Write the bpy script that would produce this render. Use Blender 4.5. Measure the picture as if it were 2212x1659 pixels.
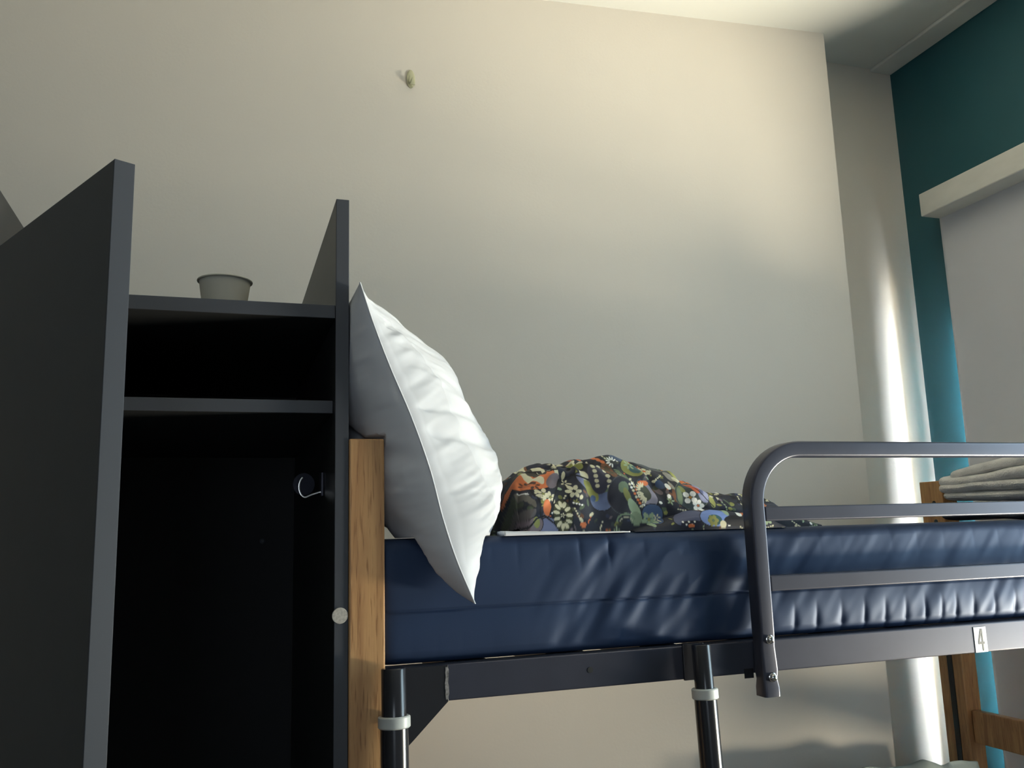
import bpy, bmesh, math, random
import numpy as np
from mathutils import Vector, Matrix

for o in list(bpy.data.objects): bpy.data.objects.remove(o)
scn = bpy.context.scene
col = scn.collection
R3 = math.radians

# ------------------------------------------------------------ camera
cam_d = bpy.data.cameras.new('camera')
cam = bpy.data.objects.new('camera', cam_d); col.objects.link(cam)
cam_d.sensor_fit = 'HORIZONTAL'; cam_d.sensor_width = 36.0
cam_d.lens = 1870.0 / 2212.0 * 36.0
cam_d.clip_start = 0.02
rx = Vector((0.9497641, -0.31158634, -0.02936171))
ry = Vector((-0.02560393, -0.17086076, 0.98496246))
rz = Vector((-0.31191761, -0.9347302, -0.17025525))
m = Matrix.Identity(4)
for i in range(3):
    m[i][0] = rx[i]; m[i][1] = ry[i]; m[i][2] = rz[i]
m[2][3] = 1.60
cam.matrix_world = m
scn.camera = cam

XL = -2.3; YF = -2.4; XT = 2.13; ZC = 3.12           # room limits
# ------------------------------------------------------------ world, lights, exposure
w = bpy.data.worlds.new('world'); scn.world = w; w.use_nodes = True
bg = w.node_tree.nodes['Background']
bg.inputs[0].default_value = (0.62, 0.76, 1.0, 1); bg.inputs[1].default_value = 0.5

def area_light(name, loc, rot, sx, sy, power, color):
    d = bpy.data.lights.new(name, 'AREA'); d.shape = 'RECTANGLE'
    d.size = sx; d.size_y = sy; d.energy = power; d.color = color
    o = bpy.data.objects.new(name, d); col.objects.link(o)
    o.location = loc; o.rotation_euler = rot
    return o
# daylight outside the two windows of the teal wall (shining towards -X)
area_light('daylight_far_window', (2.42, 1.70, 1.52), (0, R3(90), 0), 1.30, 0.70, 520.0, (0.84, 0.93, 1.0))
area_light('daylight_near_window', (2.42, 0.71, 1.68), (0, R3(90), 0), 1.8, 1.05, 38.0, (0.64, 0.88, 1.0))
# added cool front fill, shining through an invented window behind the camera
area_light('added_back_fill', (-0.55, YF-0.14, 1.65), (R3(90), 0, 0), 0.9, 1.1, 9.0, (0.80, 0.90, 1.0))
# sunlit ground outside throws warm light upwards through the near window
g_l = area_light('sunlit_ground_bounce', (2.74, 0.58, 0.74), (0, 0, 0), 0.7, 0.60, 235.0, (1.0, 0.90, 0.68))
g_l.rotation_euler = Vector((-0.30, 0.80, 0.52)).to_track_quat('-Z', 'Y').to_euler()
scn.view_settings.view_transform = 'Standard'
scn.view_settings.look = 'None'
scn.view_settings.gamma = 1.0
scn.view_settings.use_curve_mapping = False
scn.view_settings.exposure = 0.26

# ------------------------------------------------------------ helpers
def srgb(r, g, b):
    f = lambda c: (c/255/12.92) if c/255 <= 0.04045 else ((c/255+0.055)/1.055)**2.4
    return (f(r), f(g), f(b), 1)

def new_mat(name, color, rough=0.6, metal=0.0, bump=None, var=None, spec=0.5, sheen=0.0, coat=0.0):
    """bump=(scale,strength,dist)  var=(scale,amount, (sx,sy,sz))"""
    mt = bpy.data.materials.new(name); mt.use_nodes = True
    nt = mt.node_tree; p = nt.nodes['Principled BSDF']
    p.inputs['Base Color'].default_value = color
    p.inputs['Roughness'].default_value = rough
    p.inputs['Metallic'].default_value = metal
    p.inputs['Specular IOR Level'].default_value = spec
    p.inputs['Sheen Weight'].default_value = sheen
    p.inputs['Coat Weight'].default_value = coat
    tc = nt.nodes.new('ShaderNodeTexCoord')
    if var:
        mp = nt.nodes.new('ShaderNodeMapping'); mp.inputs['Scale'].default_value = var[2]
        nt.links.new(tc.outputs['Object'], mp.inputs[0])
        n = nt.nodes.new('ShaderNodeTexNoise'); n.inputs['Scale'].default_value = var[0]; n.inputs['Detail'].default_value = 5
        nt.links.new(mp.outputs[0], n.inputs['Vector'])
        mr = nt.nodes.new('ShaderNodeMapRange'); mr.inputs[1].default_value = 0.3; mr.inputs[2].default_value = 0.7
        mr.inputs[3].default_value = 1-var[1]; mr.inputs[4].default_value = 1+var[1]
        nt.links.new(n.outputs[0], mr.inputs[0])
        mx = nt.nodes.new('ShaderNodeMix'); mx.data_type = 'RGBA'; mx.blend_type = 'MULTIPLY'; mx.inputs[0].default_value = 1
        mx.inputs[6].default_value = color
        nt.links.new(mr.outputs[0], mx.inputs[7]); nt.links.new(mx.outputs[2], p.inputs['Base Color'])
    if bump:
        n = nt.nodes.new('ShaderNodeTexNoise'); n.inputs['Scale'].default_value = bump[0]; n.inputs['Detail'].default_value = 4
        nt.links.new(tc.outputs['Object'], n.inputs['Vector'])
        b = nt.nodes.new('ShaderNodeBump'); b.inputs['Strength'].default_value = bump[1]; b.inputs['Distance'].default_value = bump[2]
        nt.links.new(n.outputs[0], b.inputs['Height']); nt.links.new(b.outputs[0], p.inputs['Normal'])
    return mt

def tag(o, label=None, cat=None, group=None, kind=None):
    if label: o['label'] = label
    if cat: o['category'] = cat
    if group: o['group'] = group
    if kind: o['kind'] = kind
    return o

def empty(name, loc):
    o = bpy.data.objects.new(name, None); col.objects.link(o); o.location = loc
    o.empty_display_size = 0.05
    return o

def link_mesh(name, me, mat, parent=None):
    """vertices are in world coordinates; a parent only gets translated offsets"""
    o = bpy.data.objects.new(name, me); col.objects.link(o)
    if mat: me.materials.append(mat)
    if parent:
        o.parent = parent
        q = parent; off = Vector((0, 0, 0))
        while q: off += q.location; q = q.parent
        o.location = -off
    return o

def obj(name, bm, mat, parent=None, smooth=False, bevel=0.0, seg=2):
    bmesh.ops.remove_doubles(bm, verts=bm.verts, dist=1e-6)
    bmesh.ops.recalc_face_normals(bm, faces=bm.faces)
    if bevel:
        es = [e for e in bm.edges if len(e.link_faces) == 2 and e.calc_face_angle(0) > R3(30)]
        bmesh.ops.bevel(bm, geom=es, offset=bevel, segments=seg, affect='EDGES', profile=0.5)
    me = bpy.data.meshes.new(name); bm.to_mesh(me); bm.free()
    if smooth:
        for p in me.polygons: p.use_smooth = True
        me.set_sharp_from_angle(angle=R3(40))
    # origin at the mesh's own centre of base so that positions read well
    co = np.empty(len(me.vertices)*3); me.vertices.foreach_get('co', co); co = co.reshape(-1, 3)
    c = np.array([co[:, 0].mean(), co[:, 1].mean(), co[:, 2].min()])
    me.vertices.foreach_set('co', (co-c).ravel()); me.update()
    o = link_mesh(name, me, mat, parent)
    o.location = o.location + Vector(c)
    return o

def box(bm, x0, x1, y0, y1, z0, z1):
    v = [bm.verts.new(p) for p in ((x0,y0,z0),(x1,y0,z0),(x1,y1,z0),(x0,y1,z0),(x0,y0,z1),(x1,y0,z1),(x1,y1,z1),(x0,y1,z1))]
    for f in ((3,2,1,0),(4,5,6,7),(0,1,5,4),(1,2,6,5),(2,3,7,6),(3,0,4,7)):
        bm.faces.new([v[i] for i in f])
    return v

def bx(x0, x1, y0, y1, z0, z1):
    bm = bmesh.new(); box(bm, x0, x1, y0, y1, z0, z1); return bm

def prism(bm, pts, axis, a0, a1):
    def mk(p, a):
        return {'X': (a, p[0], p[1]), 'Y': (p[0], a, p[1]), 'Z': (p[0], p[1], a)}[axis]
    A = [bm.verts.new(mk(p, a0)) for p in pts]; B = [bm.verts.new(mk(p, a1)) for p in pts]
    bm.faces.new(A); bm.faces.new(B[::-1]); n = len(pts)
    for i in range(n): bm.faces.new((A[i], A[(i+1) % n], B[(i+1) % n], B[i]))

def lathe(bm, prof, origin, axis=Vector((0,0,1)), n=32, close=True):
    """prof = [(r, h)] along the axis"""
    axis = axis.normalized(); a = axis.orthogonal().normalized(); b = axis.cross(a)
    rings = []
    for r, h in prof:
        rings.append([bm.verts.new(Vector(origin)+axis*h+(a*math.cos(2*math.pi*i/n)+b*math.sin(2*math.pi*i/n))*max(r, 1e-5)) for i in range(n)])
    for k in range(len(rings)-1):
        for i in range(n):
            bm.faces.new((rings[k][i], rings[k][(i+1) % n], rings[k+1][(i+1) % n], rings[k+1][i]))
    if close:
        bm.faces.new(rings[0][::-1]); bm.faces.new(rings[-1])

def sweep(bm, path, hw, hd, r=0.0, up=Vector((0, 1, 0)), scales=None, n=4):
    """rounded-rectangle tube swept along a path in the XZ plane; hw across the path, hd along Y"""
    sec = []
    for (sx, sy) in ((1, 1), (-1, 1), (-1, -1), (1, -1)):
        base = {(1,1): 0, (-1,1): 90, (-1,-1): 180, (1,-1): 270}[(sx, sy)]
        for k in range(n+1):
            t = R3(base+90*k/n)
            sec.append((sx*(hw-r)+r*math.cos(t), sy*(hd-r)+r*math.sin(t)))
    rings = []
    for i, p in enumerate(path):
        p = Vector(p)
        d = (Vector(path[min(i+1, len(path)-1)])-Vector(path[max(i-1, 0)])).normalized()
        s = d.cross(up).normalized()
        sc = scales[i] if scales else (1, 1)
        rings.append([bm.verts.new(p+s*u*sc[0]+up*v*sc[1]) for u, v in sec])
    L = len(sec)
    for a, b in zip(rings[:-1], rings[1:]):
        for i in range(L): bm.faces.new((a[i], a[(i+1) % L], b[(i+1) % L], b[i]))
    bm.faces.new(rings[0][::-1]); bm.faces.new(rings[-1])

rng = np.random.default_rng(7)
_lat = rng.random((256, 256))
def vnoise(x, y):
    x = np.asarray(x, float); y = np.asarray(y, float)
    xi = np.floor(x).astype(int); yi = np.floor(y).astype(int)
    fx = x-xi; fy = y-yi; fx = fx*fx*(3-2*fx); fy = fy*fy*(3-2*fy)
    g = lambda a, b: _lat[a % 256, b % 256]
    return (g(xi, yi)*(1-fx)*(1-fy)+g(xi+1, yi)*fx*(1-fy)+g(xi, yi+1)*(1-fx)*fy+g(xi+1, yi+1)*fx*fy)*2-1
def fbm(x, y, o=3):
    s = 0; a = 1.0
    for k in range(o):
        s = s+a*vnoise(x*2**k+17*k, y*2**k+31*k); a *= 0.5
    return s
def sstep(a, b, x):
    t = np.clip((x-a)/(b-a), 0, 1); return t*t*(3-2*t)

def grid_mesh(name, P, mat, parent=None, wrap_v=False, caps=False, colors=None, wrap_u=False):
    """P: (nu, nv, 3) array of world points"""
    nu, nv, _ = P.shape
    idx = np.arange(nu*nv).reshape(nu, nv)
    a = idx[:-1]; b = idx[1:]
    if wrap_v:
        q = np.stack([a, b, np.roll(b, -1, 1), np.roll(a, -1, 1)], -1).reshape(-1, 4)
    else:
        q = np.stack([a[:, :-1], b[:, :-1], b[:, 1:], a[:, 1:]], -1).reshape(-1, 4)
    faces = q.tolist()
    if caps:
        faces.append(idx[0].tolist()[::-1] if False else idx[0].tolist()); faces.append(idx[-1].tolist()[::-1])
    c = P.reshape(-1, 3); c0 = np.array([c[:, 0].mean(), c[:, 1].mean(), c[:, 2].min()])
    me = bpy.data.meshes.new(name)
    me.from_pydata((c-c0).tolist(), [], faces)
    me.polygons.foreach_set('use_smooth', [True]*len(me.polygons))
    if colors is not None:
        at = me.color_attributes.new('print', 'FLOAT_COLOR', 'POINT')
        cc = np.ones((nu*nv, 4)); cc[:, :3] = colors.reshape(-1, 3)
        at.data.foreach_set('color', cc.ravel())
    me.update()
    bm = bmesh.new(); bm.from_mesh(me); bmesh.ops.recalc_face_normals(bm, faces=bm.faces); bm.to_mesh(me); bm.free()
    o = link_mesh(name, me, mat, parent)
    o.location = o.location+Vector(c0)
    return o

# ------------------------------------------------------------ materials
M = {}
M['wall'] = new_mat('painted_plaster', (0.68, 0.625, 0.555, 1), 0.75, bump=(140, 0.12, 0.002), var=(1.3, 0.02, (1,1,1)))
M['grey_wall'] = new_mat('grey_paint', (0.34, 0.37, 0.40, 1), 0.8, bump=(120, 0.08, 0.002))
M['ceiling'] = new_mat('ceiling_paint', (0.66, 0.66, 0.62, 1), 0.8, bump=(120, 0.08, 0.002))
M['teal'] = new_mat('teal_paint', (0.011, 0.088, 0.110, 1), 0.55, bump=(130, 0.15, 0.002), var=(2, 0.04, (1,1,1)))
M['floor'] = new_mat('floor_vinyl', (0.22, 0.19, 0.16, 1), 0.5, var=(6, 0.1, (1, 6, 1)))
M['white_trim'] = new_mat('white_gloss_paint', (0.7, 0.7, 0.66, 1), 0.4, var=(8, 0.05, (1,1,1)))
M['blind_case'] = new_mat('blind_casing', (0.60, 0.60, 0.56, 1), 0.45, bump=(60, 0.1, 0.002), var=(9, 0.05, (1,1,3)))
M['blind_cloth'] = new_mat('blackout_cloth', (0.58, 0.59, 0.63, 1), 0.8, bump=(900, 0.15, 0.0005))
M['laminate'] = new_mat('anthracite_laminate', (0.030, 0.032, 0.034, 1), 0.45, bump=(500, 0.05, 0.0005), var=(40, 0.06, (1,1,1)))
M['shaded_back'] = new_mat('shade_darkened_board', (0.012, 0.012, 0.015, 1), 0.7)  # darker than the laminate: the locker's interior shade is put into this colour
M['laminate_edge'] = new_mat('anthracite_edge_banding', (0.055, 0.060, 0.074, 1), 0.5, bump=(500, 0.05, 0.0005))
M['steel'] = new_mat('black_satin_steel', (0.040, 0.043, 0.060, 1), 0.33, bump=(700, 0.06, 0.0004), var=(20, 0.08, (1,1,1)), spec=0.6)
M['gloss_steel'] = new_mat('black_gloss_steel', (0.02, 0.02, 0.024, 1), 0.22, spec=0.6)
M['plastic'] = new_mat('white_plastic', (0.56, 0.58, 0.56, 1), 0.4)
M['chrome'] = new_mat('chrome', (0.72, 0.70, 0.67, 1), 0.16, metal=1.0)
M['scratch'] = new_mat('bare_scratched_paint', (0.22, 0.21, 0.21, 1), 0.7, var=(220, 0.6, (1,1,1)))
M['paper'] = new_mat('cup_paper', (0.60, 0.58, 0.50, 1), 0.7, bump=(300, 0.05, 0.001))
M['felt'] = new_mat('pale_pad', (0.50, 0.47, 0.43, 1), 0.9, var=(300, 0.25, (1,1,1)))
M['ink'] = new_mat('black_print', (0.012, 0.014, 0.016, 1), 0.5)
M['plate'] = new_mat('white_sign', (0.78, 0.80, 0.80, 1), 0.4)
M['vinyl'] = new_mat('navy_vinyl', (0.020, 0.036, 0.082, 1), 0.54, bump=(900, 0.12, 0.0005), spec=0.42)
M['sheet'] = new_mat('white_sheet', (0.72, 0.73, 0.76, 1), 0.85, bump=(250, 0.15, 0.001))
M['fleece'] = new_mat('grey_fleece', (0.74, 0.72, 0.69, 1), 0.95, bump=(260, 0.8, 0.004), sheen=0.4, var=(30, 0.12, (1,1,1)))
M['grey_cloth'] = new_mat('dark_grey_cloth', (0.10, 0.105, 0.12, 1), 0.95, bump=(260, 0.6, 0.003), var=(25, 0.25, (1,1,1)))
M['shade_tinted_cloth'] = new_mat('shade_tinted_cloth', (0.30, 0.34, 0.32, 1), 0.9, bump=(200, 0.3, 0.002))  # pale pillow cloth with its shade painted in as grey-green

M['vinyl'].node_tree.nodes['Principled BSDF'].inputs['Specular Tint'].default_value = (0.55, 0.68, 1.0, 1)
M['steel'].node_tree.nodes['Principled BSDF'].inputs['Specular Tint'].default_value = (0.86, 0.84, 1.0, 1)
def oak(name, c1, c2):
    mt = bpy.data.materials.new(name); mt.use_nodes = True; nt = mt.node_tree; p = nt.nodes['Principled BSDF']
    p.inputs['Roughness'].default_value = 0.42
    tc = nt.nodes.new('ShaderNodeTexCoord'); mp = nt.nodes.new('ShaderNodeMapping'); mp.inputs['Scale'].default_value = (22, 22, 1.6)
    nt.links.new(tc.outputs['Object'], mp.inputs[0])
    n1 = nt.nodes.new('ShaderNodeTexNoise'); n1.inputs['Scale'].default_value = 3.0; n1.inputs['Detail'].default_value = 6; n1.inputs['Distortion'].default_value = 0.6
    nt.links.new(mp.outputs[0], n1.inputs['Vector'])
    r = nt.nodes.new('ShaderNodeValToRGB'); r.color_ramp.elements[0].position = 0.3; r.color_ramp.elements[0].color = c1
    r.color_ramp.elements[1].position = 0.68; r.color_ramp.elements[1].color = c2
    nt.links.new(n1.outputs[0], r.inputs[0])
    mp2 = nt.nodes.new('ShaderNodeMapping'); mp2.inputs['Scale'].default_value = (420, 420, 22)
    nt.links.new(tc.outputs['Object'], mp2.inputs[0])
    n2 = nt.nodes.new('ShaderNodeTexNoise'); n2.inputs['Scale'].default_value = 1.0; n2.inputs['Detail'].default_value = 2
    nt.links.new(mp2.outputs[0], n2.inputs['Vector'])
    r2 = nt.nodes.new('ShaderNodeValToRGB'); r2.color_ramp.elements[0].position = 0.30; r2.color_ramp.elements[0].color = (0.62, 0.55, 0.5, 1)
    r2.color_ramp.elements[1].position = 0.44; r2.color_ramp.elements[1].color = (1, 1, 1, 1)
    nt.links.new(n2.outputs[0], r2.inputs[0])
    mx = nt.nodes.new('ShaderNodeMix'); mx.data_type = 'RGBA'; mx.blend_type = 'MULTIPLY'; mx.inputs[0].default_value = 1
    nt.links.new(r.outputs[0], mx.inputs[6]); nt.links.new(r2.outputs[0], mx.inputs[7]); nt.links.new(mx.outputs[2], p.inputs['Base Color'])
    b = nt.nodes.new('ShaderNodeBump'); b.inputs['Strength'].default_value = 0.15; b.inputs['Distance'].default_value = 0.001
    nt.links.new(n2.outputs[0], b.inputs['Height']); nt.links.new(b.outputs[0], p.inputs['Normal'])
    return mt
M['oak'] = oak('oiled_oak', (0.42, 0.21, 0.085, 1), (0.66, 0.38, 0.165, 1))

def print_mat(name, rough):
    mt = bpy.data.materials.new(name); mt.use_nodes = True; nt = mt.node_tree; p = nt.nodes['Principled BSDF']
    a = nt.nodes.new('ShaderNodeVertexColor'); a.layer_name = 'print'
    nt.links.new(a.outputs[0], p.inputs['Base Color']); p.inputs['Roughness'].default_value = rough
    tc = nt.nodes.new('ShaderNodeTexCoord'); n = nt.nodes.new('ShaderNodeTexNoise'); n.inputs['Scale'].default_value = 700
    nt.links.new(tc.outputs['Object'], n.inputs['Vector'])
    b = nt.nodes.new('ShaderNodeBump'); b.inputs['Strength'].default_value = 0.1; b.inputs['Distance'].default_value = 0.0005
    nt.links.new(n.outputs[0], b.inputs['Height']); nt.links.new(b.outputs[0], p.inputs['Normal'])
    return mt
M['floral'] = print_mat('floral_cotton_print', 0.7)
M['pillowcase'] = print_mat('white_cotton', 0.75)

def glass_mat():
    mt = bpy.data.materials.new('window_glass'); mt.use_nodes = True; nt = mt.node_tree
    for n in list(nt.nodes):
        if n.type != 'OUTPUT_MATERIAL': nt.nodes.remove(n)
    out = nt.nodes[0]; t = nt.nodes.new('ShaderNodeBsdfTransparent'); g = nt.nodes.new('ShaderNodeBsdfGlossy'); g.inputs['Roughness'].default_value = 0.02
    mx = nt.nodes.new('ShaderNodeMixShader'); mx.inputs[0].default_value = 0.05
    nt.links.new(t.outputs[0], mx.inputs[1]); nt.links.new(g.outputs[0], mx.inputs[2])
    nt.links.new(mx.outputs[0], out.inputs[0]); return mt
M['glass'] = glass_mat()
hk = new_mat('aged_clear_plastic', (0.62, 0.60, 0.40, 1), 0.3); hk.node_tree.nodes['Principled BSDF'].inputs['Transmission Weight'].default_value = 0.3
M['hook'] = hk

# ------------------------------------------------------------ room
ZC = 3.12; XT = 2.13
XL = -2.3; YF = -2.4
def struct(name, bm, mat, **k):
    o = obj(name, bm, mat, **k); o['kind'] = 'structure'; return o
struct('floor', bx(XL, XT, YF, 2.5, -0.1, 0.0), M['floor'])
struct('ceiling', bx(XL, XT+0.2, YF, 2.6, ZC, ZC+0.1), M['ceiling'])
bm = bmesh.new()
prism(bm, [(XL, 2.39), (1.75, 2.05), (1.75, 2.19), (XT+0.2, 2.19), (XT+0.2, 2.6), (XL, 2.6)], 'Z', 0, ZC)
struct('wall_back', bm, M['wall'])
struct('wall_left', bx(XL-0.1, XL, YF, 2.6, 0, ZC), M['grey_wall'])
bm = bmesh.new()                                    # wall behind the camera, with an opening cut for the added fill window
for (x0, x1, z0, z1) in ((XL-0.1, -1.05, 0, ZC), (-0.05, XT+0.2, 0, ZC), (-1.05, -0.05, 0, 1.05), (-1.05, -0.05, 2.25, ZC)):
    box(bm, x0, x1, YF-0.1, YF, z0, z1)
struct('wall_front', bm, M['grey_wall'])
r = empty('window_3', (-0.55, YF-0.05, 1.05)); r['kind'] = 'structure'  # unseen window, added to let soft front light into the room
bm = bmesh.new()
box(bm, -1.05, -1.0, YF-0.08, YF-0.03, 1.05, 2.25); box(bm, -0.10, -0.05, YF-0.08, YF-0.03, 1.05, 2.25)
box(bm, -1.0, -0.10, YF-0.08, YF-0.03, 1.05, 1.10); box(bm, -1.0, -0.10, YF-0.08, YF-0.03, 2.20, 2.25)
obj('window_frame', bm, M['white_trim'], r, bevel=0.003)
obj('pane', bx(-1.003, -0.097, YF-0.058, YF-0.052, 1.097, 2.203), M['glass'], r)
# teal window wall with two openings
W1 = (1.42, 2.000, 0.85, 2.18); W2 = (0.20, 1.22, 0.85, 2.50)
bm = bmesh.new()
ys = [YF, W2[0], W2[1], W1[0], W1[1], 2.19]; zs = [0, W1[2], W1[3], W2[3], ZC]
solid = lambda i, j: 0 <= i < 5 and 0 <= j < 4 and not (j == 1 and i in (1, 3)) and not (j == 2 and i == 1)
def q(*p): bm.faces.new([bm.verts.new(v) for v in p])
for i in range(5):
    for j in range(4):
        if not solid(i, j): continue
        y0, y1, z0, z1 = ys[i], ys[i+1], zs[j], zs[j+1]; a, b = XT, XT+0.2
        q((a,y0,z0),(a,y1,z0),(a,y1,z1),(a,y0,z1)); q((b,y0,z0),(b,y0,z1),(b,y1,z1),(b,y1,z0))
        if not solid(i-1, j): q((a,y0,z0),(a,y0,z1),(b,y0,z1),(b,y0,z0))
        if not solid(i+1, j): q((a,y1,z0),(b,y1,z0),(b,y1,z1),(a,y1,z1))
        if not solid(i, j-1): q((a,y0,z0),(b,y0,z0),(b,y1,z0),(a,y1,z0))
        if not solid(i, j+1): q((a,y0,z1),(a,y1,z1),(b,y1,z1),(b,y0,z1))
struct('wall_right', bm, M['teal'])
for k, (y0, y1, z0, z1) in enumerate((W1, W2)):
    r = empty('window_%d' % (k+1), (XT+0.15, (y0+y1)/2, z0)); r['kind'] = 'structure'
    bm = bmesh.new(); t = 0.05
    box(bm, XT+0.12, XT+0.17, y0, y0+t, z0, z1); box(bm, XT+0.12, XT+0.17, y1-t, y1, z0, z1)
    box(bm, XT+0.12, XT+0.17, y0+t, y1-t, z0, z0+t); box(bm, XT+0.12, XT+0.17, y0+t, y1-t, z1-t, z1)
    obj('window_frame', bm, M['white_trim'], r, bevel=0.003)
    obj('pane', bx(XT+0.14, XT+0.146, y0+t-.005, y1-t+.005, z0+t-.005, z1-t+.005), M['glass'], r)
    obj('window_sill', bx(XT+0.0, XT+0.12, y0, y1, z0, z0+0.018), M['white_trim'], r)
# pale strip along the ceiling edge above the teal wall
struct('trim_1', bx(XT-0.085, XT, YF, 2.19, ZC-0.012, ZC), M['white_trim'], bevel=0.004)

# ------------------------------------------------------------ roller blind over the far window
bl = empty('roller_blind', (2.10, 1.70, 2.531))
tag(bl, 'grey roller blind hanging from a white box over the window', 'blind')
obj('head_box', bx(2.030, 2.1295, 1.40, 2.027, 2.531, 2.604), M['blind_case'], bl, bevel=0.003)
# cloth: slight waviness
nu, nv = 60, 90
u = np.linspace(0, 1, nu)[:, None]; v = np.linspace(0, 1, nv)[None, :]
P = np.zeros((nu, nv, 3)); P[..., 1] = 1.41+u*(2.027-1.41)+0*v; P[..., 2] = 0.62+v*(2.545-0.62)
P[..., 0] = 2.102+0.0012*fbm(u*3, v*2)*(1-v**4)
P2 = P.copy(); P2[..., 0] += 0.0012
PP = np.concatenate([P, P2[::-1]], 0)
PP = np.concatenate([PP, PP[:1]], 0)
cloth = grid_mesh('cloth', PP, M['blind_cloth'], bl)
obj('bottom_bar', bx(2.096, 2.110, 1.41, 2.027, 0.60, 0.625), M['white_trim'], bl, bevel=0.003)

# ------------------------------------------------------------ wall hook
h = empty('adhesive_hook', (0.454, 2.16, 2.80))
tag(h, 'small yellowed clear adhesive hook stuck high on the pale wall', 'hook')
ang = math.atan2(-0.34, 4.05)
def wallY(x): return 2.05+(1.75-x)*(0.34/4.05)
bm = bmesh.new()
lathe(bm, [(0.012, 0), (0.0118, 0.002), (0.010, 0.0035), (0.0, 0.004)], (0, 0, 0), Vector((0, -1, 0)), 28)
for v_ in bm.verts: v_.co.z *= 2.25; v_.co = Vector((v_.co.x+0.454, v_.co.y+wallY(0.454)-0.0005, v_.co.z+2.833))
obj('backing', bm, M['hook'], h, smooth=True)
bm = bmesh.new(); yw = wallY(0.454)
path = [(0.455, yw-0.003, 2.842), (0.455, yw-0.005, 2.825), (0.456, yw-0.010, 2.812), (0.456, yw-0.017, 2.811), (0.456, yw-0.021, 2.818), (0.456, yw-0.021, 2.828)]
rings = []
for i, p in enumerate(path):
    d = (Vector(path[min(i+1, 5)])-Vector(path[max(i-1, 0)])).normalized(); s = Vector((1, 0, 0)); n_ = d.cross(s)
    wv = (0.007, 0.008, 0.008, 0.007, 0.006, 0.003)[i]
    rings.append([bm.verts.new(Vector(p)+s*wv*math.cos(t*math.pi/6)+n_*0.0022*math.sin(t*math.pi/6)) for t in range(12)])
for a, b in zip(rings[:-1], rings[1:]):
    for i in range(12): bm.faces.new((a[i], a[(i+1) % 12], b[(i+1) % 12], b[i]))
bm.faces.new(rings[0]); bm.faces.new(rings[-1])
obj('lip', bm, M['hook'], h, smooth=True)

# ------------------------------------------------------------ locker
lk = empty('open_locker', (-0.08, 1.2, 0))
tag(lk, 'tall anthracite locker with its door open beside the bunk bed', 'locker')
XI = -0.302; XR0, XR1 = 0.142, 0.1605; YB = 1.93; ZT = 2.083
def panel(name, x0, x1, y0, y1, z0, z1, parent=lk, mat='laminate'):
    return obj(name, bx(x0, x1, y0, y1, z0, z1), M[mat], parent, bevel=0.0007)
panel('side_panel', XI-0.0185, XI, 1.2015, YB, 0.02, ZT); panel('side_panel', XR0, XR1, 1.2015, YB, 0.02, ZT)
for (x0, x1) in ((XI-0.0185, XI), (XR0, XR1)):
    panel('edge_band', x0, x1, 1.2000, 1.2014, 0.02, ZT, mat='laminate_edge')
panel('top_shelf', XI+.0005, XR0-.0005, 1.203, YB, 1.906, 1.925)
panel('edge_band', XI+.0005, XR0-.0005, 1.2015, 1.2029, 1.906, 1.925, mat='laminate_edge')
panel('shelf', XI+.0005, XR0-.0005, 1.225, YB-.02, 1.774, 1.792)
panel('edge_band', XI+.0005, XR0-.0005, 1.2235, 1.2249, 1.774, 1.792, mat='laminate_edge')
panel('bottom_panel', XI+.0005, XR0-.0005, 1.203, YB, 0.08, 0.10)
panel('back_panel', XI+.0005, XR0-.0005, YB-0.012, YB-0.001, 0.10, 1.9055, mat='shaded_back')
panel('plinth', XI, XR0, 1.23, 1.25, 0.0, 0.0795)
# open door: hinged at the left front corner, swung 62 degrees
hx, hy = -0.321, 1.196; dl = 0.468; da = R3(118.3-180)
dirv = Vector((math.cos(da), math.sin(da), 0)); nrm = Vector((-math.sin(da), math.cos(da), 0))
A = Vector((hx, hy, 0)); Bp = A+dirv*dl
print('door free edge', Bp)
dz0, dz1 = 0.10, 1.934; th = 0.018
def door_slab(s0, s1, t0, t1, z0, z1):
    bm = bmesh.new()
    prism(bm, [tuple((A+dirv*s+nrm*t).xy) for s, t in ((s0, t0), (s1, t0), (s1, t1), (s0, t1))], 'Z', z0, z1); return bm
door = obj('door', door_slab(0, dl-0.0012, 0, th, dz0, dz1), M['laminate'], lk, bevel=0.0006)
de = obj('edge_band', door_slab(dl-0.0011, dl, 0, th, dz0, dz1), M['laminate_edge'], door, bevel=0.0003)
for z in (0.3, 1.0, 1.75):
    bm = bmesh.new(); c = A+dirv*0.03+nrm*(th+0.001)
    lathe(bm, [(0.017, 0), (0.017, 0.004), (0.013, 0.006)], (c.x, c.y, z), nrm, 20)
    obj('hinge', bm, M['chrome'], door, smooth=True)
# round pale pad on the right side panel's edge
bm = bmesh.new(); lathe(bm, [(0.0105, 0), (0.0105, 0.0012), (0.0100, 0.0016), (0.0, 0.0017)], (0.1495, 1.1998, 1.4993), Vector((0, -1, 0)), 28)
tag(obj('round_pad', bm, M['felt'], lk), 'pale round pad')
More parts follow.
